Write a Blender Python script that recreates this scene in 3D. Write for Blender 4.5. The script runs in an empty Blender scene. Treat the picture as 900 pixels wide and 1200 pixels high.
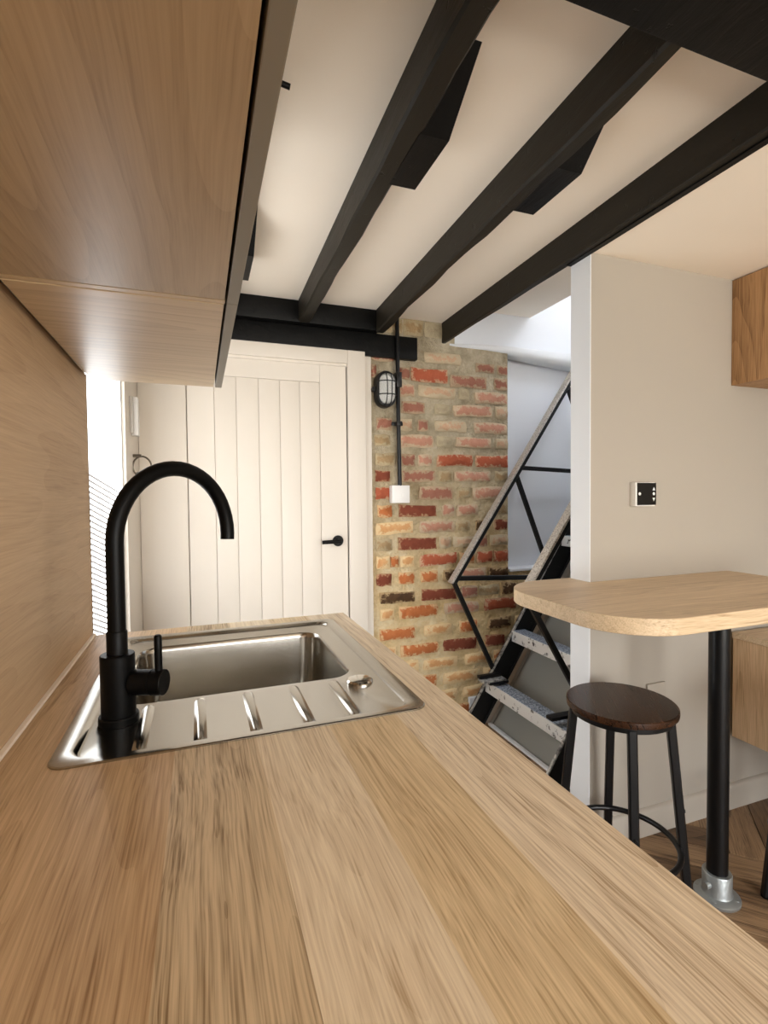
import bpy, bmesh, math, random
from mathutils import Vector, Matrix
random.seed(7)
S = bpy.context.scene
COL = S.collection
PI = math.pi

# ------------------------------------------------------------------ camera
CAMP = Vector((0.24635, 0.0, 1.225))
cam = bpy.data.cameras.new('camera'); camo = bpy.data.objects.new('camera', cam); COL.objects.link(camo)
R_ = Vector((0.93915261, -0.34336098, -0.00977786)); U_ = Vector((0.01961446, 0.02518659, 0.99949032)); F_ = Vector((0.3429397, 0.93886574, -0.0303889))
camo.matrix_world = Matrix(((R_.x, U_.x, -F_.x, CAMP.x), (R_.y, U_.y, -F_.y, CAMP.y), (R_.z, U_.z, -F_.z, CAMP.z), (0, 0, 0, 1)))
cam.sensor_fit = 'AUTO'; cam.sensor_width = 36.0; cam.lens = 590.906/1200*36.0; cam.clip_start = 0.02
S.camera = camo

# ------------------------------------------------------------------ world, daylight, exposure
wd = bpy.data.worlds.new('sky'); S.world = wd; wd.use_nodes = True
bg = wd.node_tree.nodes['Background']; bg.inputs[1].default_value = 7.5
_t = wd.node_tree; _tc = _t.nodes.new('ShaderNodeTexCoord'); _sx = _t.nodes.new('ShaderNodeSeparateXYZ'); _rp = _t.nodes.new('ShaderNodeValToRGB'); _mr = _t.nodes.new('ShaderNodeMapRange')
_mr.inputs['From Min'].default_value = -1.0; _t.links.new(_tc.outputs['Generated'], _sx.inputs[0]); _t.links.new(_sx.outputs[2], _mr.inputs[0]); _t.links.new(_mr.outputs[0], _rp.inputs[0])
_e = _rp.color_ramp.elements; _e[0].position = .46; _e[0].color = (.86, .82, .75, 1); _e[1].position = .54; _e[1].color = (1.0, .99, .97, 1); _z = _e.new(1.0); _z.color = (.80, .92, 1.12, 1)
_t.links.new(_rp.outputs[0], bg.inputs[0])
S.view_settings.view_transform = 'Standard'; S.view_settings.look = 'None'; S.view_settings.gamma = 1.0
S.view_settings.use_curve_mapping = False
S.view_settings.exposure = 0.72
def portal(name, loc, rot, sx, sy):
    l = bpy.data.lights.new(name, 'AREA'); l.shape = 'RECTANGLE'; l.size = sx; l.size_y = sy; l.cycles.is_portal = True
    o = bpy.data.objects.new(name, l); COL.objects.link(o); o.location = loc; o.rotation_euler = rot
    return o
portal('added_back_window_portal', (1.35, -1.96, 1.085), (PI/2, 0, 0), 2.1, 1.77)       # -Z of light faces +Y
portal('skylight_portal', (2.775, 1.7025, 3.13), (0, 0, 0), .85, 0.455)

# ------------------------------------------------------------------ helpers
class MB:
    def __init__(s): s.v = []; s.f = []
    def add(s, vs, fs):
        n = len(s.v); s.v += [tuple(v) for v in vs]; s.f += [tuple(i+n for i in f) for f in fs]; return s
    def box(s, x0, x1, y0, y1, z0, z1, b=0.0):
        if b <= 0:
            return s.add([(x0,y0,z0),(x1,y0,z0),(x1,y1,z0),(x0,y1,z0),(x0,y0,z1),(x1,y0,z1),(x1,y1,z1),(x0,y1,z1)],
                         [(0,3,2,1),(4,5,6,7),(0,1,5,4),(1,2,6,5),(2,3,7,6),(3,0,4,7)])
        bm = bmesh.new(); bmesh.ops.create_cube(bm, size=1)
        for v in bm.verts: v.co = Vector(((x0+x1)/2+v.co.x*(x1-x0), (y0+y1)/2+v.co.y*(y1-y0), (z0+z1)/2+v.co.z*(z1-z0)))
        bmesh.ops.bevel(bm, geom=bm.edges[:], offset=b, segments=2, profile=0.6, affect='EDGES')
        s.bm(bm); bm.free(); return s
    def bm(s, bm):
        bm.verts.index_update()
        return s.add([v.co[:] for v in bm.verts], [[v.index for v in f.verts] for f in bm.faces])
    def loft(s, rings, cap0=True, cap1=True, closed=True):
        n = len(rings[0]); vs = [p for r in rings for p in r]; fs = []
        for k in range(len(rings)-1):
            for i in range(n if closed else n-1):
                j = (i+1) % n; fs.append((k*n+i, k*n+j, (k+1)*n+j, (k+1)*n+i))
        if cap0: fs.append(tuple(reversed(range(n))))
        if cap1: fs.append(tuple(range((len(rings)-1)*n, len(rings)*n)))
        return s.add(vs, fs)
    def lathe(s, c, prof, n=32, axis=(0,0,1)):
        a = Vector(axis).normalized(); q = Vector((0,0,1)).rotation_difference(a); c = Vector(c)
        rings = [[c+q@Vector((r*math.cos(2*PI*i/n), r*math.sin(2*PI*i/n), h)) for i in range(n)] for r, h in prof]
        return s.loft(rings)
    def cyl(s, c, r, h, n=24, axis=(0,0,1), b=0.0):
        if b: return s.lathe(c, [(r-b,0),(r,b),(r,h-b),(r-b,h)], n, axis)
        return s.lathe(c, [(r,0),(r,h)], n, axis)
    def tube(s, pts, r, n=16, closed=False):
        pts = [Vector(p) for p in pts]; rings = []; m = len(pts); up = None
        for i, p in enumerate(pts):
            if closed: t = (pts[(i+1) % m]-pts[i-1]).normalized()
            else: t = (pts[min(i+1, m-1)]-pts[max(i-1, 0)]).normalized()
            if up is None:
                up = Vector((0,0,1)) if abs(t.z) < .9 else Vector((1,0,0))
            up = (up-t*up.dot(t)).normalized(); sd = t.cross(up)
            rr = r[i] if isinstance(r, (list, tuple)) else r
            rings.append([p+sd*rr*math.cos(2*PI*k/n)+up*rr*math.sin(2*PI*k/n) for k in range(n)])
        if closed: rings.append(rings[0]); return s.loft(rings, False, False)
        return s.loft(rings)
    def bar(s, p0, p1, w, h, side=(0,1,0), b=0.0):
        """rectangular bar from p0 to p1: w along side, h along the other normal"""
        p0, p1 = Vector(p0), Vector(p1); t = (p1-p0).normalized(); sd = Vector(side); sd = (sd-t*sd.dot(t)).normalized(); u = t.cross(sd)
        if b <= 0: q = [(-1,-1),(1,-1),(1,1),(-1,1)]; P = [(a*w/2, c*h/2) for a, c in q]
        else:
            x, y = w/2, h/2; P = [(-x+b,-y),(x-b,-y),(x,-y+b),(x,y-b),(x-b,y),(-x+b,y),(-x,y-b),(-x,-y+b)]
        return s.loft([[p+sd*a+u*c for a, c in P] for p in (p0, p1)])
    def prism(s, poly, z0, z1, b=0.0):
        n = len(poly)
        if not b: return s.loft([[(x,y,z0) for x,y in poly], [(x,y,z1) for x,y in poly]])
        def ins(d):
            out = []
            for i in range(n):
                a, p, c = Vector(poly[i-1]), Vector(poly[i]), Vector(poly[(i+1) % n])
                e1 = (p-a).normalized(); e2 = (c-p).normalized(); n1 = Vector((-e1.y, e1.x)); n2 = Vector((-e2.y, e2.x))
                m = (n1+n2); m = m.normalized() / max(.3, m.normalized().dot(n1)) if m.length > 1e-6 else n1
                q = p+m*d; out.append((q.x, q.y))
            return out
        i = ins(b)
        return s.loft([[(x,y,z0) for x,y in i], [(x,y,z0+b) for x,y in poly], [(x,y,z1-b) for x,y in poly], [(x,y,z1) for x,y in i]])
    def build(s, name, mat, parent=None, smooth=35, normals=True):
        me = bpy.data.meshes.new(name); off = Vector((0,0,0))
        if parent is not None: off = world_of(parent)
        me.from_pydata([tuple(Vector(v)-off) for v in s.v], [], s.f)
        if normals:
            bm = bmesh.new(); bm.from_mesh(me); bmesh.ops.recalc_face_normals(bm, faces=bm.faces[:]); bm.to_mesh(me); bm.free()
        if smooth:
            me.polygons.foreach_set('use_smooth', [True]*len(me.polygons)); me.set_sharp_from_angle(angle=math.radians(smooth))
        me.materials.append(mat)
        o = bpy.data.objects.new(name, me); COL.objects.link(o)
        if parent is not None: o.parent = parent
        return o
def world_of(o):
    v = Vector((0,0,0))
    while o is not None: v += o.location; o = o.parent
    return v
def tag(o, label=None, cat=None, group=None, kind=None):
    if label: o['label'] = label
    if cat: o['category'] = cat
    if group: o['group'] = group
    if kind: o['kind'] = kind
    return o
def thing(name, loc, label, cat, group=None):
    o = bpy.data.objects.new(name, None); COL.objects.link(o); o.location = loc; o.empty_display_size = .05
    return tag(o, label, cat, group)
def struct(mb, name, mat, smooth=0, label=None):
    o = mb.build(name, mat, None, smooth); o['kind'] = 'structure'
    if label: o['label'] = label
    return o
def rrect(x0, x1, y0, y1, r, n=6):
    out = []
    for cx, cy, a in ((x1-r,y1-r,0),(x0+r,y1-r,PI/2),(x0+r,y0+r,PI),(x1-r,y0+r,1.5*PI)):
        for i in range(n+1):
            t = a+PI/2*i/n; out.append((cx+r*math.cos(t), cy+r*math.sin(t)))
    return out

# ------------------------------------------------------------------ materials
MATS = {}
def srgb(r, g, b):
    f = lambda c: (c/255/12.92) if c/255 <= .04045 else ((c/255+.055)/1.055)**2.4
    return (f(r), f(g), f(b), 1)
class NT:
    def __init__(s, name):
        s.m = bpy.data.materials.new(name); s.m.use_nodes = True; s.t = s.m.node_tree; s.n = s.t.nodes; s.b = s.n['Principled BSDF']
    def new(s, typ, **kw):
        n = s.n.new(typ)
        for k, v in kw.items():
            if hasattr(n, k): setattr(n, k, v)
            else: n.inputs[k.replace('_', ' ')].default_value = v
        return n
    def link(s, a, b): s.t.links.new(a, b)
    def math(s, op, a, b=0.0):
        n = s.n.new('ShaderNodeMath'); n.operation = op
        for i, x in enumerate((a, b)):
            if hasattr(x, 'links'): s.link(x, n.inputs[i])
            else: n.inputs[i].default_value = x
        return n.outputs[0]
    def mix(s, fac, a, b, blend='MIX'):
        n = s.n.new('ShaderNodeMix'); n.data_type = 'RGBA'; n.blend_type = blend
        for i, x in ((0, fac), (6, a), (7, b)):
            if hasattr(x, 'links'): s.link(x, n.inputs[i])
            else: n.inputs[i].default_value = x
        return n.outputs[2]
    def ramp(s, x, stops):
        n = s.n.new('ShaderNodeValToRGB'); e = n.color_ramp.elements
        while len(e) < len(stops): e.new(.5)
        for el, (p, c) in zip(e, stops): el.position = p; el.color = c if len(c) == 4 else (*c, 1)
        s.link(x, n.inputs[0]); return n.outputs[0]
    def coords(s, scale=(1,1,1), rnd=0.0, kind='Object', rot=(0,0,0)):
        tc = s.n.new('ShaderNodeTexCoord') if kind != 'World' else s.n.new('ShaderNodeNewGeometry')
        out = tc.outputs['Position' if kind == 'World' else kind]
        if rnd:
            oi = s.n.new('ShaderNodeObjectInfo'); cx = s.n.new('ShaderNodeCombineXYZ')
            for i, k in enumerate((1.0, 1.7, .6)): s.link(s.math('MULTIPLY', oi.outputs['Random'], rnd*k), cx.inputs[i])
            va = s.n.new('ShaderNodeVectorMath'); s.link(out, va.inputs[0]); s.link(cx.outputs[0], va.inputs[1]); out = va.outputs[0]
        mp = s.n.new('ShaderNodeMapping'); mp.inputs['Scale'].default_value = scale; mp.inputs['Rotation'].default_value = rot
        s.link(out, mp.inputs[0]); return mp.outputs[0]
    def noise(s, vec, scale, detail=4, rough=.55, dist=0.0):
        n = s.n.new('ShaderNodeTexNoise'); s.link(vec, n.inputs['Vector'])
        n.inputs['Scale'].default_value = scale; n.inputs['Detail'].default_value = detail; n.inputs['Roughness'].default_value = rough; n.inputs['Distortion'].default_value = dist
        return n.outputs[0]
    def bump(s, h, strength=.2, dist=.01):
        n = s.n.new('ShaderNodeBump'); n.inputs['Strength'].default_value = strength; n.inputs['Distance'].default_value = dist
        s.link(h, n.inputs['Height']); s.link(n.outputs[0], s.b.inputs['Normal'])
    def col(s, c):
        i = s.b.inputs['Base Color']
        if hasattr(c, 'links'): s.link(c, i)
        else: i.default_value = c
    def rough(s, r):
        i = s.b.inputs['Roughness']
        if hasattr(r, 'links'): s.link(r, i)
        else: i.default_value = r
def plain(name, c, rough=.5, metal=0.0, spec=None, bump=None):
    t = NT(name); t.col(c); t.rough(rough); t.b.inputs['Metallic'].default_value = metal
    if spec is not None: t.b.inputs['Specular IOR Level'].default_value = spec
    if bump:
        t.bump(t.noise(t.coords(), bump[0], 3), bump[1], .004)
    return t.m
def paint(name, c, rough=.75, var=.03):
    t = NT(name); v = t.coords(kind='World'); n = t.noise(v, 2.2, 3)
    d = tuple(x*(1-var*2) for x in c[:3])+(1,)
    t.col(t.mix(n, d, c)); t.rough(rough); t.bump(t.noise(v, 160, 2), .06, .002); return t.m
def wood(name, light, dark, axis='Y', rough=.45, grain=1.0, scale=1.0, rnd=7.0, figure=.5, pores=.5, spec=.3, wavy=1.0):
    """wood-grain: fine wavy streaks along one axis, softer broad bands and growth-ring figure"""
    t = NT(name); k = scale
    def sc(a, b): return {'X': (b,a,a), 'Y': (a,b,a), 'Z': (a,a,b)}[axis]
    base = t.coords((1,1,1), rnd)
    def mp(vec, s_):
        m = t.n.new('ShaderNodeMapping'); m.inputs['Scale'].default_value = s_; t.link(vec, m.inputs[0]); return m.outputs[0]
    wn = t.math('MULTIPLY', t.math('SUBTRACT', t.noise(mp(base, sc(6*k, 3.2*k)), 1.0, 2, .5), .5), 0.022*wavy/k)
    cx = t.n.new('ShaderNodeCombineXYZ')
    for i in range(3):
        if i != 'XYZ'.index(axis): t.link(wn, cx.inputs[i])
    va = t.n.new('ShaderNodeVectorMath'); t.link(base, va.inputs[0]); t.link(cx.outputs[0], va.inputs[1]); w = va.outputs[0]
    lines = t.noise(mp(w, sc(430*k, 8*k)), 1.0, 2, .6)
    med = t.noise(mp(w, sc(60*k, 1.8*k)), 1.0, 3, .6)
    big = t.noise(mp(base, sc(7*k, .9*k)), 1.0, 3, .5)
    rg = t.noise(mp(w, sc(8*k, .8*k)), 1.0, 1, .4)
    fr_ = t.math('FRACT', t.math('MULTIPLY', rg, 17.0)); ring_ = t.math('POWER', fr_, 2.0)
    f = t.math('ADD', .55, t.math('MULTIPLY', t.math('SUBTRACT', lines, .5), 1.5*grain))
    f = t.math('ADD', f, t.math('MULTIPLY', t.math('SUBTRACT', med, .5), .75*grain))
    f = t.math('ADD', f, t.math('MULTIPLY', t.math('SUBTRACT', big, .5), .6))
    f = t.math('SUBTRACT', f, t.math('MULTIPLY', t.math('SUBTRACT', ring_, .33), .42*figure))
    mid = tuple((a_*.4+b_*.6) for a_, b_ in zip(dark, light))
    t.col(t.ramp(f, [(.10, dark), (.45, mid), (.85, light)]))
    t.rough(t.math('ADD', t.math('MULTIPLY', lines, .10), rough-.05)); t.b.inputs['Specular IOR Level'].default_value = spec
    t.bump(f, .05, .001)
    return t.m
M = MATS
M['ceiling'] = paint('ceiling_paint', srgb(252,241,225), .85)
M['cream'] = paint('cream_paint', srgb(230,221,208), .5)
M['wall'] = paint('wall_paint', srgb(176,168,156), .8)
M['white'] = paint('white_paint', srgb(238,240,242), .75)
M['shaft'] = paint('stairwell_paint', srgb(240,243,248), .8)
M['skirt'] = paint('skirting_paint', srgb(184,176,164), .5)
M['plastic'] = plain('white_plastic', srgb(238,236,232), .35)
M['plastic_grey'] = plain('grey_plastic', srgb(200,196,190), .4)
M['black_matt'] = plain('black_matt', srgb(5,5,5), .42, spec=.14)
M['black_metal'] = plain('black_metal', srgb(11,11,12), .35, spec=.35, bump=(60, .05))
M['black_gloss'] = plain('black_gloss', srgb(10,10,11), .12)
M['dark_gap'] = plain('dark_gap', srgb(16,14,12), .8)
M['taupe'] = plain('taupe_laminate', srgb(122,113,98), .45)
M['sealant'] = plain('sealant', srgb(242,228,210), .5)
M['galv'] = plain('galvanised', srgb(165,170,170), .42, .75, bump=(120, .25))
M['chrome'] = plain('chrome', srgb(215,213,208), .12, 1.0)
M['old_metal'] = plain('old_metal', srgb(120,112,100), .3, .9)
M['symbol'] = plain('white_print', srgb(225,228,226), .5)
def mk_glass():
    t = NT('lamp_glass'); t.col((.9,.92,.9,1)); t.rough(.08); t.b.inputs['Transmission Weight'].default_value = .75; t.b.inputs['IOR'].default_value = 1.3
    return t.m
M['glass'] = mk_glass()
def mk_pane():
    t = NT('window_glass'); tr = t.n.new('ShaderNodeBsdfTransparent'); gl = t.n.new('ShaderNodeBsdfGlossy'); gl.inputs['Roughness'].default_value = .02
    mx = t.n.new('ShaderNodeMixShader'); mx.inputs[0].default_value = .06
    t.link(tr.outputs[0], mx.inputs[1]); t.link(gl.outputs[0], mx.inputs[2]); t.link(mx.outputs[0], t.n['Material Output'].inputs[0]); return t.m
M['pane'] = mk_pane()
def mk_frost():
    t = NT('frosted_daylight_pane'); t.col(srgb(240,244,248)); t.rough(.6)
    t.b.inputs['Emission Color'].default_value = (.95,.98,1.0,1); t.b.inputs['Emission Strength'].default_value = 3.3; return t.m
M['frost'] = mk_frost()
def mk_frost_line():
    t = NT('frosted_line'); t.col(srgb(205,206,210)); t.rough(.6)
    t.b.inputs['Emission Color'].default_value = (.97,.98,1.0,1); t.b.inputs['Emission Strength'].default_value = .10; return t.m
M['frost_line'] = mk_frost_line()
def mk_steel():
    t = NT('brushed_steel'); t.b.inputs['Metallic'].default_value = 1.0
    n = t.noise(t.coords((6, 380, 6)), 1.0, 3); t.col(t.mix(n, srgb(164,160,152), srgb(186,182,174)))
    t.rough(t.math('ADD', t.math('MULTIPLY', n, .06), .16)); return t.m
M['steel'] = mk_steel()
def mk_beam(name, base, edge, wear=.5):
    t = NT(name); v = t.coords((9, 1.6, 9), 5); n = t.noise(v, 3.0, 6, .6, .4); v2 = t.coords((1,1,1), 3)
    chips = t.ramp(t.noise(v2, 26, 4, .6), [(.66, (0,0,0)), (.72, (1,1,1))])
    c = t.mix(n, base, edge); c = t.mix(t.math('MULTIPLY', chips, wear), c, srgb(10,9,8))
    t.col(c); t.rough(t.math('ADD', t.math('MULTIPLY', n, .2), .38)); t.b.inputs['Specular IOR Level'].default_value = .2
    t.bump(t.math('SUBTRACT', n, t.math('MULTIPLY', chips, .5)), .5, .006); return t.m
M['beam'] = mk_beam('black_painted_timber', srgb(26,23,18), srgb(46,41,32))
M['beam_dark'] = mk_beam('black_beam', srgb(4,4,4), srgb(8,8,7))
M['worktop'] = {}
for i, (l, d, g_, fg) in enumerate([((212,178,140),(152,116,80),.85,.4), ((210,176,138),(146,110,76),.9,.3), ((214,188,154),(136,108,78),1.3,.4), ((238,218,190),(190,162,130),1.0,.3), ((228,202,164),(172,140,102),1.1,.25), ((238,218,192),(178,150,120),1.2,.4)]):
    M['worktop'][i] = wood('oak_stave_%d' % i, srgb(l[0]-2, l[1]+1, l[2]), srgb(d[0]-2, d[1]+1, d[2]), 'Y', .45, g_, 1.0, 9.0, fg)
M['oak_y'] = wood('oak_panel_along', srgb(172,147,114), srgb(134,109,79), 'Y', .36, .5, .9, 5, .5, .4, .5)
M['oak_splash'] = wood('oak_splashback', srgb(196,166,130), srgb(154,124,92), 'Y', .55, .6, .8, 5, .35, .3)
M['oak_x'] = wood('oak_panel_across', srgb(194,168,132), srgb(154,126,92), 'X', .36, .5, .7, 5, .8, .4, .5)
M['oak_table'] = wood('oak_table', srgb(222,198,164), srgb(162,132,98), 'X', .42, .8, .8, 5, .4)
M['oak_unit'] = wood('oak_unit', srgb(222,190,152), srgb(164,130,94), 'Z', .5, .8, .9, 5, .4)
M['oak_cab'] = wood('oak_cabinet', srgb(194,152,108), srgb(126,92,60), 'Z', .5, .9, .8, 5, .6)
M['seat'] = wood('dark_rustic_wood', srgb(66,40,24), srgb(14,9,6), 'X', .26, .9, .9, 5, .9)
M['floor_planks'] = [wood('floor_oak_%d' % i, srgb(*l), srgb(*d), 'X', .42, 1.1, 1.0, 30, .9, .6) for i, (l, d) in enumerate([((146,116,86),(74,55,39)), ((130,102,74),(60,44,31)), ((158,128,96),(88,66,47)), ((116,90,66),(52,39,28))])]
def mk_mortar():
    t = NT('lime_mortar'); v = t.coords(kind='World'); n = t.noise(v, 9, 6, .65); n2 = t.noise(v, 55, 4, .6); n3 = t.noise(v, 3.0, 3)
    grey = t.ramp(n, [(.3, srgb(154,142,118)), (.52, srgb(196,183,157)), (.72, srgb(226,214,190))])
    buff_glow = t.ramp(n, [(.3, srgb(214,184,132)), (.52, srgb(238,212,164)), (.72, srgb(250,234,196))])
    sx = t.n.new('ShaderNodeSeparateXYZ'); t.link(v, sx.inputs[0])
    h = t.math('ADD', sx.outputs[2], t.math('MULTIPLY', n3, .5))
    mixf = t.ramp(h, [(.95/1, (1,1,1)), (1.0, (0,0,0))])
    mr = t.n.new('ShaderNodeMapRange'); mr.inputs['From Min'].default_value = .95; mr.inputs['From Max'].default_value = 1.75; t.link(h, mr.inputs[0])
    c = t.mix(mr.outputs[0], buff_glow, grey)  # warm glow low on the wall is put into the mortar colour
    c = t.mix(t.math('MULTIPLY', n2, .35), c, srgb(140,124,98)); t.col(c); t.rough(.95); t.bump(t.math('ADD', n, t.math('MULTIPLY', n2, .9)), 1.0, .022)
    t.b.inputs['Specular IOR Level'].default_value = .1
    return t.m
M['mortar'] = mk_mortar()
def brick_mat(name, c1, c2, wash=.3, washcol=(206,186,158)):
    """wash: how far the smeared mortar reaches in from the edges of the brick"""
    t = NT(name); v = t.coords(kind='World'); n = t.noise(v, 26, 5, .6); n2 = t.noise(v, 45, 5, .65); sp = t.noise(v, 150, 3)
    lo = t.n.new('ShaderNodeTexCoord'); sx = t.n.new('ShaderNodeSeparateXYZ'); t.link(lo.outputs['Object'], sx.inputs[0])
    e = t.math('MAXIMUM', t.math('POWER', t.math('ABSOLUTE', t.math('MULTIPLY', sx.outputs[0], 2.0)), 3.0), t.math('ABSOLUTE', t.math('MULTIPLY', sx.outputs[2], 2.0)))
    e = t.math('ADD', e, t.math('MULTIPLY', t.math('SUBTRACT', n2, .5), 2.6))
    w = t.ramp(e, [(max(0, .88-wash), (0,0,0)), (min(1, 1.16-wash), (1,1,1))])
    c = t.mix(n, srgb(*c1), srgb(*c2))
    c = t.mix(t.math('MULTIPLY', w, .82), c, srgb(*washcol))
    s = t.ramp(sp, [(.27, (1,1,1)), (.33, (0,0,0))]); c = t.mix(t.math('MULTIPLY', s, .5), c, srgb(70,54,44))
    t.col(c); t.rough(.95); t.b.inputs['Specular IOR Level'].default_value = .08; t.bump(t.math('ADD', n, n2), .7, .010); return t.m
BR = {'o': brick_mat('brick_orange', (176,96,54), (206,132,84), .30, (226,196,150)),
      'r': brick_mat('brick_red', (164,82,58), (188,108,80), .18, (206,176,144)),
      'd': brick_mat('brick_dark_red', (112,58,44), (146,82,62), .16, (196,160,124)),
      'k': brick_mat('brick_burnt', (64,52,40), (112,82,58), .28, (200,172,130)),
      'p': brick_mat('brick_pink', (184,126,104), (204,156,132), .45, (206,188,158)),
      'l': brick_mat('brick_pale', (194,150,120), (208,178,148), .62, (200,186,156)),
      't': brick_mat('brick_tan', (158,130,94), (182,156,118), .55, (190,174,142)),
      'm': brick_mat('brick_dull_red', (150,96,80), (172,122,102), .40, (190,170,140)),
      'a': brick_mat('brick_pale_orange', (208,146,94), (224,180,128), .55, (236,212,166)),
      'g': brick_mat('brick_grey', (166,150,124), (184,168,140), .7, (188,174,144))}
def mk_worn(name, base, chip, lo, hi, scale=30):
    t = NT(name); v = t.coords(kind='World'); n = t.noise(v, scale, 6, .65, .3); f = t.ramp(n, [(lo, (0,0,0)), (hi, (1,1,1))])
    t.col(t.mix(f, base, chip)); t.rough(.5); t.b.inputs['Metallic'].default_value = .25; t.bump(f, .3, .003); return t.m
M['tread_front'] = mk_worn('worn_white_tread', srgb(84,82,80), srgb(232,232,230), .36, .42, 34)
M['tread_top'] = mk_worn('worn_grey_tread', srgb(96,104,116), srgb(190,198,208), .42, .58, 120)
M['stringer'] = mk_worn('black_stair_paint', srgb(16,16,17), srgb(120,118,114), .70, .74, 40)
M['worn_edge'] = mk_worn('worn_grey_flange', srgb(88,86,84), srgb(186,184,178), .38, .56, 45)
M['rail_top'] = mk_worn('weathered_rail', srgb(140,132,122), srgb(212,206,197), .34, .56, 170)
M['grey_panel'] = paint('grey_panel_paint', srgb(150,149,142), .55, .12)

# ------------------------------------------------------------------ room shell
XR, YB, YF = 2.55, -1.9, 2.40         # right wall, back wall, far brick face
# floor base + herringbone planks (each plank its own piece)
fl = struct(MB().box(-.15, 3.4, YB-.1, YF+.15, -.08, -.012), 'floor', M['dark_gap'])
def clip(poly, x0, x1, y0, y1):
    for ax, v, sg in ((0,x0,1),(0,x1,-1),(1,y0,1),(1,y1,-1)):
        out = []
        for i in range(len(poly)):
            a, b = poly[i-1], poly[i]; da, db = (a[ax]-v)*sg, (b[ax]-v)*sg
            if (da >= 0) != (db >= 0):
                k = da/(da-db); out.append((a[0]+(b[0]-a[0])*k, a[1]+(b[1]-a[1])*k))
            if db >= 0: out.append(b)
        poly = out
        if len(poly) < 3: return []
    return poly
PL, PW = .58, .116; g = .0012; c45 = math.cos(PI/4)
def plank(ux, uy, horiz):
    L, W = (PL, PW) if horiz else (PW, PL)
    P = [(ux+g,uy+g),(ux+L-g,uy+g),(ux+L-g,uy+W-g),(ux+g,uy+W-g)]
    P = [((x-y)*c45+1.18, (x+y)*c45-1.2) for x, y in P]
    P = clip(P, 0, 3.3, YB, YF)
    if len(P) < 3: return
    ar = abs(sum(P[i-1][0]*P[i][1]-P[i][0]*P[i-1][1] for i in range(len(P))))/2
    if ar < .002: return
    cx = sum(p[0] for p in P)/len(P); cy = sum(p[1] for p in P)/len(P); a = PI/4 if horiz else 3*PI/4
    ca, sa = math.cos(-a), math.sin(-a)
    Q = [((x-cx)*ca-(y-cy)*sa, (x-cx)*sa+(y-cy)*ca) for x, y in P]
    mb = MB().loft([[(x,y,-.0125) for x,y in Q], [(x,y,-.0008) for x,y in Q], [(x*.997,y*.985,0) for x,y in Q]], False, True)
    o = mb.build('plank', random.choice(M['floor_planks']), None, 0); o.location = (cx, cy, 0); o.rotation_euler = (0,0,a); o.parent = fl
nst = 5                                   # PL = 5 * PW
for k in range(-60, 70):
    for j in range(-14, 14):
        ux = k*PW+j*2*PL*0; 
        # classic herringbone: horizontal plank at (i+..), vertical next to it
        bx = k*PW + j*PL; by = k*PW - j*PL
        plank(bx, by, True); plank(bx+PL, by-PL+PW, False)

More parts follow.
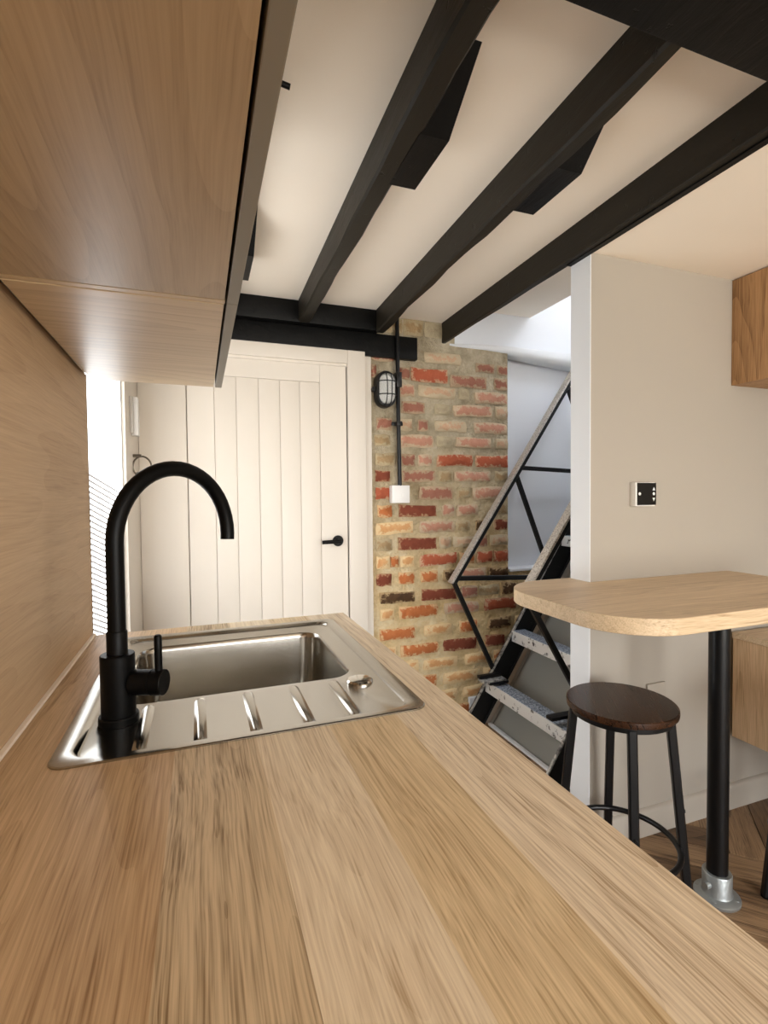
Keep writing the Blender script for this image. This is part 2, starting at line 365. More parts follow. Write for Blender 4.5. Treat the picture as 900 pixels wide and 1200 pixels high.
# far wall: brick pier and dwarf wall, mortar bed with bricks
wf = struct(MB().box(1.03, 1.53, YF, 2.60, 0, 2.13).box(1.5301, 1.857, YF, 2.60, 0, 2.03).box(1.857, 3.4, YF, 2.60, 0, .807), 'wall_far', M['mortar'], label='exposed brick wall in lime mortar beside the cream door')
sub = lambda x: x
XS = [(430,1.032),(440,1.077),(460,1.169),(480,1.264),(500,1.361),(520,1.46),(540,1.562),(560,1.667),(580,1.774),(595,1.857),(600,1.884),(620,1.995)]
def cx2X(c):
    p = 430+c/5
    for (a, A), (b, B) in zip(XS, XS[1:]):
        if p <= b: return A+(B-A)*(p-a)/(b-a)
    return XS[-1][1]
ROWS = [  # height of the course, then (start, end, kind[, dz, h]) in tenths measured on the photo
 (2.085, [(100,215,'t',0,.075),(222,335,'t',0,.085),(345,447,'g',0,.08)]),
 (1.945, [(30,165,'m',-.015,.05),(340,550,'l'),(640,745,'m',-.03,.05),(765,828,'m',-.035,.05)]),
 (1.852, [(25,60,'m'),(192,255,'m'),(262,475,'r',0,.072),(490,700,'m',-.018),(745,828,'m',-.018)]),
 (1.767, [(192,280,'p'),(300,520,'l'),(540,600,'g'),(635,822,'p',-.012)]),
 (1.680, [(205,340,'m'),(400,482,'g'),(510,730,'p'),(750,828,'l')]),
 (1.592, [(60,150,'m'),(195,270,'l'),(300,360,'m'),(400,580,'l'),(630,820,'p')]),
 (1.510, [(45,140,'t'),(195,390,'p'),(410,490,'g'),(520,722,'p'),(755,824,'l')]),
 (1.412, [(50,165,'t'),(195,280,'m'),(300,380,'p'),(410,617,'r'),(636,828,'r')]),
 (1.329, [(50,135,'d'),(200,400,'m'),(420,495,'t'),(510,717,'p'),(750,826,'t')]),
 (1.240, [(50,135,'r'),(300,500,'m'),(530,602,'t'),(620,826,'p')]),
 (1.150, [(60,145,'o'),(185,402,'d'),(440,507,'p'),(525,648,'p'),(690,822,'t')]),
 (1.065, [(48,267,'a'),(305,510,'p'),(525,600,'t'),(635,682,'k'),(745,826,'d')]),
 (0.980, [(50,145,'t'),(180,402,'d'),(420,490,'l'),(500,625,'l'),(650,700,'m'),(720,820,'l')]),
 (0.891, [(50,128,'a'),(132,182,'o'),(190,270,'a'),(305,525,'r'),(540,622,'o'),(640,730,'r'),(740,822,'r')]),
 (0.803, [(50,140,'d'),(180,272,'o'),(310,408,'o'),(445,522,'k'),(545,690,'p'),(708,822,'k')]),
 (0.706, [(70,275,'k'),(315,517,'d'),(540,640,'m'),(652,772,'t'),(785,890,'k')]),
 (0.625, [(70,150,'a'),(185,410,'o'),(450,650,'p'),(685,872,'r')]),
 (0.520, [(65,270,'o'),(330,487,'a'),(540,640,'o'),(705,838,'k')]),
 (0.425, [(50,160,'a'),(190,410,'o'),(440,640,'d'),(690,800,'d'),(830,960,'o')]),
 (0.338, [(60,290,'a'),(325,522,'a'),(570,708,'a'),(740,900,'o')]),
 (0.250, [(50,150,'a'),(190,400,'o'),(440,640,'a'),(680,880,'a')]),
 (0.160, [(60,290,'o'),(330,520,'a'),(560,760,'a')]),
 (0.070, [(50,150,'a'),(190,400,'a'),(440,640,'o'),(680,880,'a')])]
def brick_mesh(sd):
    rd = random.Random(sd); n = 10; P = []
    base = [(-.5,-.5),(-.17,-.52),(.17,-.5),(.5,-.5),(.52,0),(.5,.5),(.17,.52),(-.17,.5),(-.5,.5),(-.52,0)]
    for x, y in base: P.append((x+rd.uniform(-.035,.012)*(1 if x > 0 else -1), y+rd.uniform(-.11,.03)*(1 if y > 0 else -1)))
    r0 = [(x, .02, y) for x, y in P]; r1 = [(x, -.006+rd.uniform(-.002,.003), y) for x, y in P]; r2 = [(x*.93, -.010+rd.uniform(-.003,.003), y*.84) for x, y in P]
    mb = MB().loft(r0 and [r0, r1, r2], False, True)
    me = bpy.data.meshes.new('brick'); me.from_pydata([tuple(v) for v in mb.v], [], mb.f)
    b = bmesh.new(); b.from_mesh(me); bmesh.ops.recalc_face_normals(b, faces=b.faces[:]); b.to_mesh(me); b.free()
    me.polygons.foreach_set('use_smooth', [True]*len(me.polygons)); me.set_sharp_from_angle(angle=math.radians(50)); return me
BM = {}
for k in BR:
    BM[k] = []
    for s_ in range(3):
        me = brick_mesh(hash_ := ord(k)*7+s_); me.materials.append(BR[k]); BM[k].append(me)
def brick(x0, x1, z, k, h=.062):
    me = random.choice(BM[k]); o = bpy.data.objects.new('brick', me); COL.objects.link(o); o.parent = wf
    proud = random.uniform(-.003, .003)+(-.002 if k in 'lgt' else .001)
    o.location = ((x0+x1)/2, YF-proud, z); o.scale = ((x1-x0), 1, h); o.rotation_euler = (0, random.uniform(-.02,.02), 0)
for z, row in ROWS:
    xe = 1.05
    for r in row:
        a, b, k = r[:3]; dz = r[3] if len(r) > 3 else 0; h = r[4] if len(r) > 4 else random.uniform(.058,.068)
        xa, xb = cx2X(a), cx2X(b); brick(xa, min(xb, 1.853) if z > .8 else xb, z+dz, k, h); xe = xb
    if z < .78:
        x = xe+.03
        while x < 3.1:
            w = random.choice((.105,.21,.215)); brick(x, x+w, z, random.choice('oardmp')); x += w+.018

# plaster behind the door, and the stairwell
struct(MB().box(-.15, 1.03, 2.425, 2.60, 0, 2.13), 'wall_door', M['cream'])
struct(MB().box(1.857, 3.4, 2.475, 2.60, .807, 3.05).box(1.45, 1.857, 2.475, 2.60, 2.0, 3.05), 'wall_stairwell', M['shaft'])
struct(MB().box(1.86, 3.4, 2.385, 2.48, .800, .815, .003), 'trim_1', M['white'], 30, 'thin white sill on the low brick wall')
# sagging plaster ledge at the top of the brick
pts = [(1.50,2.017,2.031),(1.541,2.013,2.034),(1.70,2.010,2.046),(1.87,2.001,2.052),(2.05,1.985,2.052),(2.264,1.966,2.052),(2.6,1.95,2.05),(3.3,1.94,2.05)]
mb = MB(); rings = []
for x, zb, zt in pts:
    m_ = (zb+zt)/2; h = (zt-zb)/2
    rings.append([(x, 2.48, zb), (x, 2.42, zb), (x, 2.400, zb+.2*h), (x, 2.394, m_), (x, 2.402, zt-.15*h), (x, 2.43, zt), (x, 2.48, zt)])
struct(mb.loft(rings), 'trim_2', M['white'], 60, 'sagging white plaster ledge above the brick')
struct(MB().box(3.3, 3.4, 1.452, 2.6, 0, 3.05), 'wall_stairwell_right', M['shaft'])
struct(MB().box(1.475, 2.06, 1.452, 2.48, 2.25, 2.40).box(2.0, 2.06, 1.452, 2.48, 2.4002, 3.05).box(2.0601, 3.3, 1.40, 1.4515, 2.13, 3.05), 'ceiling_stairwell', M['ceiling'])
# skylight in the stairwell roof
struct(MB().box(2.0, 3.4, 1.40, 1.475, 3.05, 3.12).box(2.0, 3.4, 1.93, 2.6, 3.05, 3.12).box(2.0, 2.35, 1.475, 1.93, 3.05, 3.12).box(3.2, 3.4, 1.475, 1.93, 3.05, 3.12), 'window_3', M['white'])
# left wall with a frosted glazed opening beyond the worktop
WY0, WY1, WZ0, WZ1 = 1.385, 2.0, .40, 1.78
struct(MB().box(-.15, -.014, YB, WY0, 0, 2.13).box(-.15, -.014, WY1, 2.43, 0, 2.13).box(-.15, -.014, WY0, WY1, 0, WZ0).box(-.15, -.014, WY0, WY1, WZ1, 2.13), 'wall_left', M['cream'])
w1 = struct(MB().box(-.030, -.022, WY0, WY1, WZ0, WZ1), 'window_1', M['frost'], label='bright frosted window at the end of the oak splashback')
fr = MB(); t_ = .012
fr.box(-.03, -.008, WY0, WY0+t_, WZ0, WZ1).box(-.03, -.008, WY1-t_, WY1, WZ0, WZ1).box(-.03, -.008, WY0, WY1, WZ0, WZ0+t_).box(-.03, -.008, WY0, WY1, WZ1-t_, WZ1)
fr.build('window_frame', M['white'], w1, 0)
# thin diagonal lines on the lower half of the pane
for i in range(30):
    ya, za = 1.39, 1.297-.0141*i
    sl = -.08-.011*i*.8
    yb = WY1-.015; zb = za+sl*(yb-ya)
    if zb < WZ0+.02: break
    MB().bar((-.021, ya, za), (-.021, yb, zb), .002, .006, (1,0,0)).build('line', M['frost_line'], w1, 0)
# back wall with an added unseen window, carried low to light the ceiling
struct(MB().box(-.15, .30, YB-.12, YB, 0, 2.13).box(2.40, 2.67, YB-.12, YB, 0, 2.13).box(.30, 2.40, YB-.12, YB, 0, .20).box(.30, 2.40, YB-.12, YB, 1.97, 2.13), 'wall_back', M['wall'])
w2 = struct(MB().box(.30, .36, YB-.09, YB-.03, .20, 1.97).box(2.34, 2.40, YB-.09, YB-.03, .20, 1.97).box(.36, 2.34, YB-.09, YB-.03, .20, .26).box(.36, 2.34, YB-.09, YB-.03, 1.91, 1.97).box(1.32, 1.38, YB-.09, YB-.03, .26, 1.91), 'added_window_2', M['white'])
for a, b in ((.36,1.32),(1.38,2.34)): MB().box(a, b, YB-.063, YB-.057, .26, 1.91).build('pane', M['pane'], w2, 0)  # panes of the added unseen window
struct(MB().box(XR, XR+.12, YB, 1.40, 0, 2.13), 'wall_right', M['wall'])
# partition and its skirting
struct(MB().box(1.485, 3.4, 1.359, 1.452, 0, 2.03), 'wall_partition', M['wall'])
mb = MB(); prof = [(1.359,0),(1.343,0),(1.343,.080),(1.346,.088),(1.352,.094),(1.359,.096)]
struct(mb.loft([[(x,y,z) for y,z in prof] for x in (1.4815, XR)]), 'baseboard_partition', M['skirt'], 40)
struct(MB().box(1.60, 1.72, 2.378, 2.40, 0, .13, .003), 'baseboard_far', M['white'], 30, 'short white skirting block at the foot of the brick')
struct(MB().box(1.4815, 1.4848, 1.3588, 1.4522, 0, 2.0255), 'added_facing_7', M['white'], 0, 'added white facing on the partition end, window light put into its colour')  # added facing, whiter than the wall paint to carry the window light
# ceilings
struct(MB().box(-.15, 1.5, YB-.1, 2.60, 2.1302, 2.25), 'ceiling', M['ceiling'])
struct(MB().box(1.478, 3.4, YB-.1, 1.452, 2.03, 2.13), 'ceiling_lower', M['ceiling'])

# ------------------------------------------------------------------ beams
def joist(xs0, xs1, zb, zt, y0, y1, name, label, jit=.006, seed=1, group='black ceiling joists', chamf=.006):
    """xs0/xs1: (near, far) X of the left and the right face"""
    rd = random.Random(seed); rings = []; n = 26; ph = [rd.uniform(0, 6) for _ in range(6)]
    for i in range(n+1):
        u = i/n; y = y0+(y1-y0)*u
        w = lambda k: jit*(.6*math.sin(ph[k]+u*9)+.4*math.sin(ph[k]*2+u*23)+rd.uniform(-.25,.25))
        a = xs0[0]+(xs0[1]-xs0[0])*u; b = xs1[0]+(xs1[1]-xs1[0])*u; z = zb+w(2)*.6
        aa, bb = a+w(0)*.5, b+w(1)
        rings.append([(a, y, zt), (aa, y, z+chamf), (aa+chamf, y, z), (bb-chamf, y, z), (bb, y, z+chamf), (b, y, zt)])
    e = thing(name, ((xs0[0]+xs1[0])/2, (y0+y1)/2, zb), label, 'beam', group)
    MB().loft(rings).build('timber', M['beam'], e, 40); return e
def cleat(e, x0, x1, y0, y1, y2, zb, zt, name='cleat'):
    # wedge block: sloping near face from (y0, zt) down to (y1, zb), then flat to y2
    P = [(y0, zt), (y1, zb), (y2, zb), (y2+.02, zt)]
    MB().loft([[(x, y, z) for y, z in P] for x in (x0, x1)]).build(name, M['beam_dark'], e, 0)
j0 = joist((.30,.31), (.36,.37), 2.03, 2.131, .69, 2.335, 'ceiling_joist', 'black ceiling joist above the oak wall cupboards', seed=3)
cleat(j0, .362, .432, 1.60, 1.75, 1.95, 2.03, 2.131)
j1 = joist((.668,.690), (.726,.742), 2.03, 2.131, .69, 2.335, 'ceiling_joist', 'black ceiling joist over the worktop edge with wedge cleat', seed=5)
cleat(j1, .722, .794, .90, 1.045, 1.238, 2.03, 2.131)
j2 = joist((1.045,1.068), (1.085,1.108), 2.025, 2.131, .66, 2.335, 'ceiling_joist', 'black ceiling joist with wedge cleat beside the brick conduit', seed=8, jit=.007)
cleat(j2, 1.088, 1.163, .93, 1.04, 1.235, 2.03, 2.131)
j3 = joist((1.435,1.455), (1.477,1.477), 2.026, 2.131, .69, 2.40, 'ceiling_joist', 'straight black ceiling joist meeting the white partition', seed=9, jit=.002, chamf=.004)
MB().box(1.462, 1.482, .69, 1.452, 2.022, 2.032).build('edge_bead', M['beam_dark'], j3, 0)
nb = thing('main_beam', (1.4, .5, 2.03), 'wide black beam crossing above the table end', 'beam')
MB().box(.33, XR, .34, .69, 2.0265, 2.131, .006).build('timber', M['beam_dark'], nb, 30)
lb = thing('lintel_beam', (.7, 2.36, 1.92), 'black double timber lintel above the cream door', 'beam')
MB().box(-.01, 1.302, 2.3695, 2.42, 1.918, 2.030, .004).build('lower_timber', M['beam_dark'], lb, 30)
MB().box(-.01, 1.085, 2.330, 2.42, 2.031, 2.130, .004).build('upper_timber', M['beam_dark'], lb, 30)
pg = MB().cyl((.405, 1.10, 2.105), .006, .040, 10, (1,0,-.15)).box(.400,.412,1.094,1.106,2.098,2.1295); tag(pg.build('ceiling_peg', M['black_matt']), 'small black peg in the ceiling beside the wall cupboards', 'peg')

# ------------------------------------------------------------------ kitchen run
wt = thing('kitchen_worktop', (.31, .4, .862), 'oak stave worktop running from the splashback to the sink end', 'worktop')
EDG = [.002,.108,.210,.312,.413,.515,.620]; Y0, Y1 = -.75, 1.366
cx0, cx1, cy0, cy1 = .084, .552, .712, 1.282
for i in range(6):
    a, b = EDG[i], EDG[i+1]; mb = MB(); z0, z1 = .862, .900
    def bx(x0, x1, y0, y1):
        if x1-x0 > 1e-4 and y1-y0 > 1e-4: mb.box(x0, x1, y0, y1, z0, z1)
    if b <= cx0 or a >= cx1: bx(a, b, Y0, Y1)
    else:
        bx(a, b, Y0, cy0); bx(a, b, cy1, Y1)
        if a < cx0: bx(a, cx0, cy0, cy1)
        if b > cx1: bx(cx1, b, cy0, cy1)
    mb.build('stave', M['worktop'][i], wt, 0)
MB().box(.000, .0075, Y0, Y1, .900, .905, .001).build('sealant_bead', M['sealant'], wt, 0)['label'] = 'pale sealant bead along the splashback'
# splashback
sp = thing('splashback', (0, .3, .9), 'oak splashback panel between worktop and wall cupboards', 'splashback')
MB().box(-.012, 0, Y0, 1.366, .9005, 1.520).build('panel', M['oak_splash'], sp, 0)
MB().box(-.012, .0008, 1.366, 1.369, .9005, 1.520).build('edge_strip', M['taupe'], sp, 0)
# base cupboards
for k, (a, b) in enumerate(((-.75,.05),(.052,.65),(.652,1.35))):
    e = thing('base_cupboard', (.29, (a+b)/2, 0), ['taupe base cupboard under the worktop, furthest from the sink', 'taupe base cupboard under the worktop, between its neighbours', 'taupe base cupboard under the sink'][k], 'cupboard', 'base cupboards under the worktop')
    MB().box(.03, .56, a, a+.018, .1, .861).box(.03, .56, b-.018, b, .1, .861).box(.03, .56, a, b, .1, .118).box(.02, .03, a, b, .1, .861).build('carcass', M['taupe'], e, 0)
    MB().box(.02, .53, a+.01, b-.01, .001, .0995).build('plinth', M['taupe'], e, 0)
    m_ = (a+b)/2
    for c, d in ((a+.002, m_-.0015), (m_+.0015, b-.002)): 
        dr = MB().box(.562, .582, c, d, .105, .835, .0015).build('door', M['taupe'], e, 30)
# wall cupboards on the left
CZ = 1.505
for k, (a, b) in enumerate(((-.75,.7545),(.7735,1.347))):
    e = thing('wall_cupboard', (.15, (a+b)/2, CZ), ['long oak wall cupboard with taupe door over the worktop', 'short oak wall cupboard with taupe door nearest the cream door'][k], 'cupboard', 'wall cupboards above the worktop')
    MB().box(.014, .285, a, b, CZ, CZ+.018, .001).build('bottom_panel', M['oak_y'] if k == 0 else M['oak_x'], e, 0)
    MB().box(.001, .284, a, a+.018, CZ+.0185, 2.02).box(.001, .284, b-.018, b, CZ+.0185, 2.02).box(.001, .284, a, b, 2.02, 2.028).box(.001, .008, a, b, CZ+.02, 2.02).build('carcass', M['oak_cab'], e, 0)
    dd = [(a, b)] if k else [(a, 0.0), (.003, b+.009)]
    if k: dd = [(b-.5755-.006, b)]
    for c, d in dd:
        MB().box(.2885, .304, c, d, CZ-.001, 2.026, .0012).build('door', M['taupe'], e, 0)
    if k == 1: MB().box(.010, .286, .7582, .7698, CZ+.0005, CZ+.012).build('filler_strip', M['oak_x'], e, 0); MB().box(.010, .284, .7547, .7733, CZ+.0125, CZ+.018).build('painted_gap_shade', M['dark_gap'], e, 0)  # dark backing strip paints the shade inside the seam
# sink
sk = thing('kitchen_sink', (.318, .997, .9), 'stainless steel inset sink with ribbed drainer set in the oak worktop', 'sink')
bm = bmesh.new()
def ring(x0, x1, y0, y1, r, z): return [bm.verts.new((x, y, z)) for x, y in rrect(x0, x1, y0, y1, r, 7)]
def band(A, B):
    n = len(A)
    for i in range(n): bm.faces.new((A[i], A[(i+1) % n], B[(i+1) % n], B[i]))
Ls = [ring(.065,.571,.694,1.300,.022,.9002), ring(.065,.571,.694,1.300,.022,.9022), ring(.0665,.5695,.6955,1.2985,.021,.9032),
      ring(.086,.552,.709,1.280,.030,.9030), ring(.088,.550,.711,1.278,.028,.9022), ring(.092,.546,.715,1.274,.025,.8975), ring(.095,.543,.718,1.271,.023,.8965)]
for A, B in zip(Ls, Ls[1:]): band(A, B)
Bs = [ring(.114,.512,.883,1.220,.045,.8965), ring(.1175,.5085,.8865,1.2165,.042,.8955), ring(.120,.506,.889,1.214,.040,.892), ring(.1215,.5045,.8905,1.2125,.039,.885), ring(.126,.500,.895,1.208,.040,.770), ring(.130,.496,.899,1.204,.040,.750), ring(.138,.488,.907,1.196,.040,.739), ring(.155,.471,.924,1.179,.040,.735)]
for A, B in zip(Bs, Bs[1:]): band(A, B)
bm.faces.new(Bs[-1])
ed = []
for Lp in (Ls[-1], Bs[0]):
    for i in range(len(Lp)): ed.append(bm.edges.get((Lp[i], Lp[(i+1) % len(Lp)])))
bmesh.ops.triangle_fill(bm, use_beauty=True, use_dissolve=False, edges=ed)
MB().bm(bm).build('basin', M['steel'], sk, 30); bm.free()
for x in (.165,.241,.316,.392,.463):
    P = [(-.009,.8963),(-.0055,.8990),(-.0025,.9002),(.0025,.9002),(.0055,.8990),(.009,.8963)]
    MB().loft([[(x+a*.7, .7175, z-.002) for a, z in P], [(x+a, .724, z) for a, z in P], [(x+a, .862, z) for a, z in P], [(x+a*.7, .873, .8962+(z-.8962)*.3) for a, z in P]]).build('drainer_rib', M['steel'], sk, 60)
MB().lathe((.508,.852,.8966), [(.0235,0),(.0235,.002),(.021,.0045),(.012,.006),(.004,.0064)], 28).build('waste_knob', M['chrome'], sk, 30)['label'] = 'round chrome waste knob'
MB().lathe((.313,1.05,.7352), [(.045,0),(.045,.002),(.040,.0035),(.034,.001),(.012,.0012)], 28).build('drain', M['chrome'], sk, 30)
# tap
TX, TY = .128, .828
tp = thing('kitchen_tap', (TX, TY, .9), 'matt black swan-neck tap standing on the sink corner', 'tap')
MB().lathe((TX,TY,.8968), [(.0275,0),(.0275,.009),(.0262,.011),(.0245,.0112)], 40).build('base_ring', M['black_matt'], tp, 30)
MB().lathe((TX,TY,.9075), [(.0235,0),(.0235,.0885),(.0225,.0900),(.014,.0902)], 40).build('body', M['black_matt'], tp, 30)
sd = Vector((.72,.69,0)).normalized(); r_ = .115; zs = 1.160; pts = [(TX,TY,.9975),(TX,TY,1.04),(TX,TY,1.10)]
for i in range(0, 27):
    a = PI*(i/25) if i < 26 else PI+.10
    c = Vector((TX,TY,zs))+sd*r_; p = c-sd*r_*math.cos(a)+Vector((0,0,r_*math.sin(a))); pts.append(p)
spt = MB().tube(pts, .0125, 24).build('spout', M['black_matt'], tp, 40)
MB().lathe((TX,TY,.9978), [(.0142,0),(.0142,.032),(.0128,.034)], 32).build('spout_collar', M['black_matt'], spt, 40)
hd = Vector((.93,-.37,0)).normalized(); hp = Vector((TX,TY,.955))
h_ = MB().lathe(hp+hd*.0225, [(.0185,0),(.0185,.028),(.0178,.0285),(.0178,.0295),(.019,.030),(.019,.046),(.018,.047)], 36, hd).build('handle', M['black_matt'], tp, 30)
lv = hp+hd*.061
MB().tube([lv+Vector((0,0,.014)), lv+Vector((0,0,.05)), lv+Vector((0,0,.068)), lv+Vector((0,0,.0705))], [.0055,.0055,.0055,.0035], 16).build('lever', M['black_matt'], h_, 40)

# ------------------------------------------------------------------ door and the wall beside it
d1 = tag(MB().box(.2015, .929, 2.398, 2.424, .004, 1.868).build('door_1', M['cream'], None, 0), 'cream boarded door with a black lever handle', None, None, 'structure')
for a, b in ((.202,.314),(.797,.9285)): MB().box(a, b, 2.389, 2.398, .005, 1.867, .001).build('stile', M['cream'], d1, 0)
MB().box(.3145, .7965, 2.389, 2.398, 1.775, 1.867, .001).build('rail', M['cream'], d1, 0)
MB().box(.3145, .7965, 2.389, 2.398, .005, .20, .001).build('rail', M['cream'], d1, 0)
gx = [.315,.410,.510,.607,.701,.796]
for a, b in zip(gx, gx[1:]): MB().box(a+.0008, b-.0008, 2.3925, 2.3985, .201, 1.7735, .0028).build('board', M['cream'], d1, 40)
hb = MB().lathe((.877,2.389,1.012), [(.0265,0),(.0265,.008),(.025,.010),(.0095,.0102),(.0095,.042)], 32, (0,-1,0)).build('handle', M['black_matt'], d1, 30)
hb['label'] = 'black lever handle'
MB().tube([(.880,2.345,1.012),(.82,2.345,1.011),(.790,2.347,1.010)], [.010,.0095,.009], 14).build('lever', M['black_matt'], hb, 40)
struct(MB().box(.931, 1.020, 2.366, 2.424, 0, 1.935, .004).box(.20, .931, 2.366, 2.424, 1.870, 1.935, .004).box(.931, .950, 2.380, 2.43, 0, 1.89, .002).box(.20, .94, 2.380, 2.43, 1.858, 1.874, .002), 'trim_3', M['cream'], 30, 'cream door frame against the brick')
struct(MB().box(1.0205, 1.056, 2.382, 2.424, 0, 1.917, .003), 'trim_4', M['cream'], 30, 'narrow cream cover strip between door frame and brick')
struct(MB().box(.0045, .198, 2.408, 2.425, 0, 1.917, .002), 'trim_5', M['cream'], 30, 'cream flat boarding left of the door')
struct(MB().box(-.013, .004, 2.003, 2.408, 0, 1.917, .002), 'trim_6', M['cream'], 30, 'cream frame board beside the bright window')
sn = thing('door_sensor', (.004, 2.17, 1.55), 'small white sensor box on the cream frame beside the window', 'sensor')
MB().box(.0045, .016, 2.125, 2.155, 1.475, 1.615, .002).build('magnet_strip', M['plastic_grey'], sn, 30)
MB().box(.0045, .030, 2.16, 2.205, 1.470, 1.618, .004).build('case', M['plastic'], sn, 30)
kr = thing('hanging_keys', (.02, 2.22, 1.36), 'bunch of metal keys hanging on the cream frame beside the window', 'keys')
MB().cyl((.004,2.20,1.395), .006, .03, 12, (1,0,0)).build('hook', M['old_metal'], kr, 30)
def circ(c, r, n=26, tilt=0, ax=0, sy=1.0): return [Vector(c)+Vector((math.cos(2*PI*i/n)*r*.75, math.cos(2*PI*i/n)*r*.5*sy, math.sin(2*PI*i/n)*r)) for i in range(n)]
MB().tube(circ((.036,2.21,1.352), .042), .0035, 8, True).build('ring', M['old_metal'], kr, 60)
for i, dy in enumerate((-.006,.006)):
    MB().box(.02+dy, .034+dy, 2.203+dy, 2.206+dy, 1.265, 1.317, .001).cyl((.027+dy,2.203+dy,1.321), .011, .003, 16, (0,1,0)).build('key', M['old_metal'], kr, 30)

# ------------------------------------------------------------------ on the brick wall
cp = thing('conduit_pipe', (1.19, 2.375, 1.28), 'black steel conduit running down the brick to a white switch plate', 'pipe')
MB().tube([(1.186,2.357,2.125),(1.190,2.360,1.6),(1.196,2.363,1.278)], .0105, 14).build('pipe', M['black_metal'], cp, 50)
MB().box(1.1765, 1.205, 2.343, 2.392, 1.770, 1.845, .004).build('coupling', M['black_metal'], cp, 30)
MB().box(1.163, 1.222, 2.380, 2.392, 1.583, 1.601, .003).box(1.178, 1.207, 2.347, 2.39, 1.582, 1.602, .004).build('saddle_clip', M['black_metal'], cp, 30)
bl = thing('bulkhead_light', (1.125, 2.385, 1.66), 'oval black caged bulkhead light on the brick beside the conduit', 'light')
def oval(cx, cz, hw, hh, n=10):
    out = []
    for i in range(2*n+2):
        t = PI*i/n if i <= n else PI*(i-1)/n
        s_ = (hh-hw) if i <= n else -(hh-hw)
        out.append((cx+hw*math.cos(t), cz+s_+hw*math.sin(t)))
    return out
ov = lambda hw, hh, y: [(x, y, z) for x, z in oval(1.124, 1.757, hw, hh)]
MB().loft([ov(.052,.090,2.392), ov(.052,.090,2.352), ov(.049,.087,2.346), ov(.040,.077,2.346), ov(.040,.077,2.36)]).build('body', M['black_metal'], bl, 35)
gl_ = MB().loft([ov(.039,.076,2.355), ov(.038,.075,2.335), ov(.033,.069,2.318), ov(.022,.056,2.310), ov(.006,.036,2.308)]).build('glass', M['glass'], bl, 60)
MB().loft([ov(.030,.06,2.357), ov(.030,.06,2.352)]).build('reflector', M['plastic'], bl, 30)
for xx in (1.112, 1.136):
    MB().tube([(xx, 2.346, 1.757-.084), (xx, 2.320, 1.757-.070), (xx, 2.303, 1.757-.035), (xx, 2.303, 1.757+.035), (xx, 2.320, 1.757+.070), (xx, 2.346, 1.757+.084)], .0025, 8).build('cage_wire', M['black_metal'], bl, 60)
for zz in (1.757-.032, 1.757+.032):
    MB().tube([(1.124-.049, 2.346, zz), (1.124-.040, 2.316, zz), (1.124-.015, 2.302, zz), (1.124+.015, 2.302, zz), (1.124+.040, 2.316, zz), (1.124+.049, 2.346, zz)], .0025, 8).build('cage_wire', M['black_metal'], bl, 60)
MB().cyl((1.066,2.392,1.757), .012, .03, 14, (0,-1,0)).build('fixing_lug', M['black_metal'], bl, 30)
sp_ = thing('switch_plate', (1.197, 2.388, 1.19), 'white square switch plate on the brick at the end of the conduit', 'switch')
MB().box(1.149, 1.246, 2.352, 2.392, 1.192, 1.281, .004).build('plate', M['plastic'], sp_, 30)
MB().box(1.205, 1.220, 2.348, 2.353, 1.222, 1.245, .001).build('rocker', M['plastic'], sp_, 30)

# ------------------------------------------------------------------ on the partition
th = thing('wall_thermostat', (1.70, 1.359, 1.18), 'white wall thermostat with a black touch screen on the partition', 'thermostat')
MB().box(1.655, 1.745, 1.332, 1.3592, 1.183, 1.266, .003).build('case', M['plastic'], th, 30)
scn = MB().box(1.6605, 1.7445, 1.3285, 1.3318, 1.187, 1.264, .001).build('screen', M['black_gloss'], th, 30)
for P in ([(1.727,1.2376),(1.739,1.2376),(1.733,1.2496)], [(1.727,1.212),(1.733,1.200),(1.739,1.212)]):
    MB().loft([[(x, y, z) for x, z in P] for y in (1.3286, 1.3278)]).build('arrow_symbol', M['symbol'], scn, 0)
for x in (1.733, 1.669): MB().lathe((x,1.3286,1.226), [(.0055,0),(.0055,.0008)], 16, (0,-1,0)).build('dot_symbol', M['symbol'], scn, 0)
so = thing('wall_socket', (1.785, 1.359, .49), 'cream wall socket plate on the partition below the table', 'socket')
MB().box(1.735, 1.822, 1.350, 1.3592, .460, .545, .003).build('plate', M['wall'], so, 30)

# ------------------------------------------------------------------ table
tb = thing('breakfast_table', (1.70, 1.066, 0), 'oak breakfast table with rounded corners fixed to the partition on one black pole', 'table')
def arc(cx, cy, r, a0, a1, n=10): return [(cx+r*math.cos(a0+(a1-a0)*i/n), cy+r*math.sin(a0+(a1-a0)*i/n)) for i in range(n+1)]
poly = arc(1.335, 1.053, .177, PI, 1.5*PI, 14)+[(2.142,.876),(2.142,1.3585),(1.4808,1.3585),(1.4808,1.458)]+arc(1.345,1.273,.185,PI/2,PI,14)
MB().prism(poly, .887, .929, .0015).build('table_top', M['oak_table'], tb, 30)
PX, PY = 1.699, 1.062
lg = MB().cyl((PX,PY,.012), .0285, .873, 32).build('leg', M['black_metal'], tb, 30)
MB().lathe((PX,PY,.0), [(.060,0),(.062,.003),(.062,.010),(.056,.014),(.042,.018),(.0395,.024),(.0395,.078),(.0375,.081),(.029,.081)], 40).cyl((PX-.036,PY-.002,.05), .010, .018, 14, (-1,0,0)).build('floor_flange', M['galv'], lg, 35)['label'] = 'galvanised floor flange'
for k in range(4):
    a = .5+k*PI/2; MB().cyl((PX+.051*math.cos(a), PY+.051*math.sin(a), .012), .0065, .0045, 10).build('flange_screw', M['galv'], lg, 30)

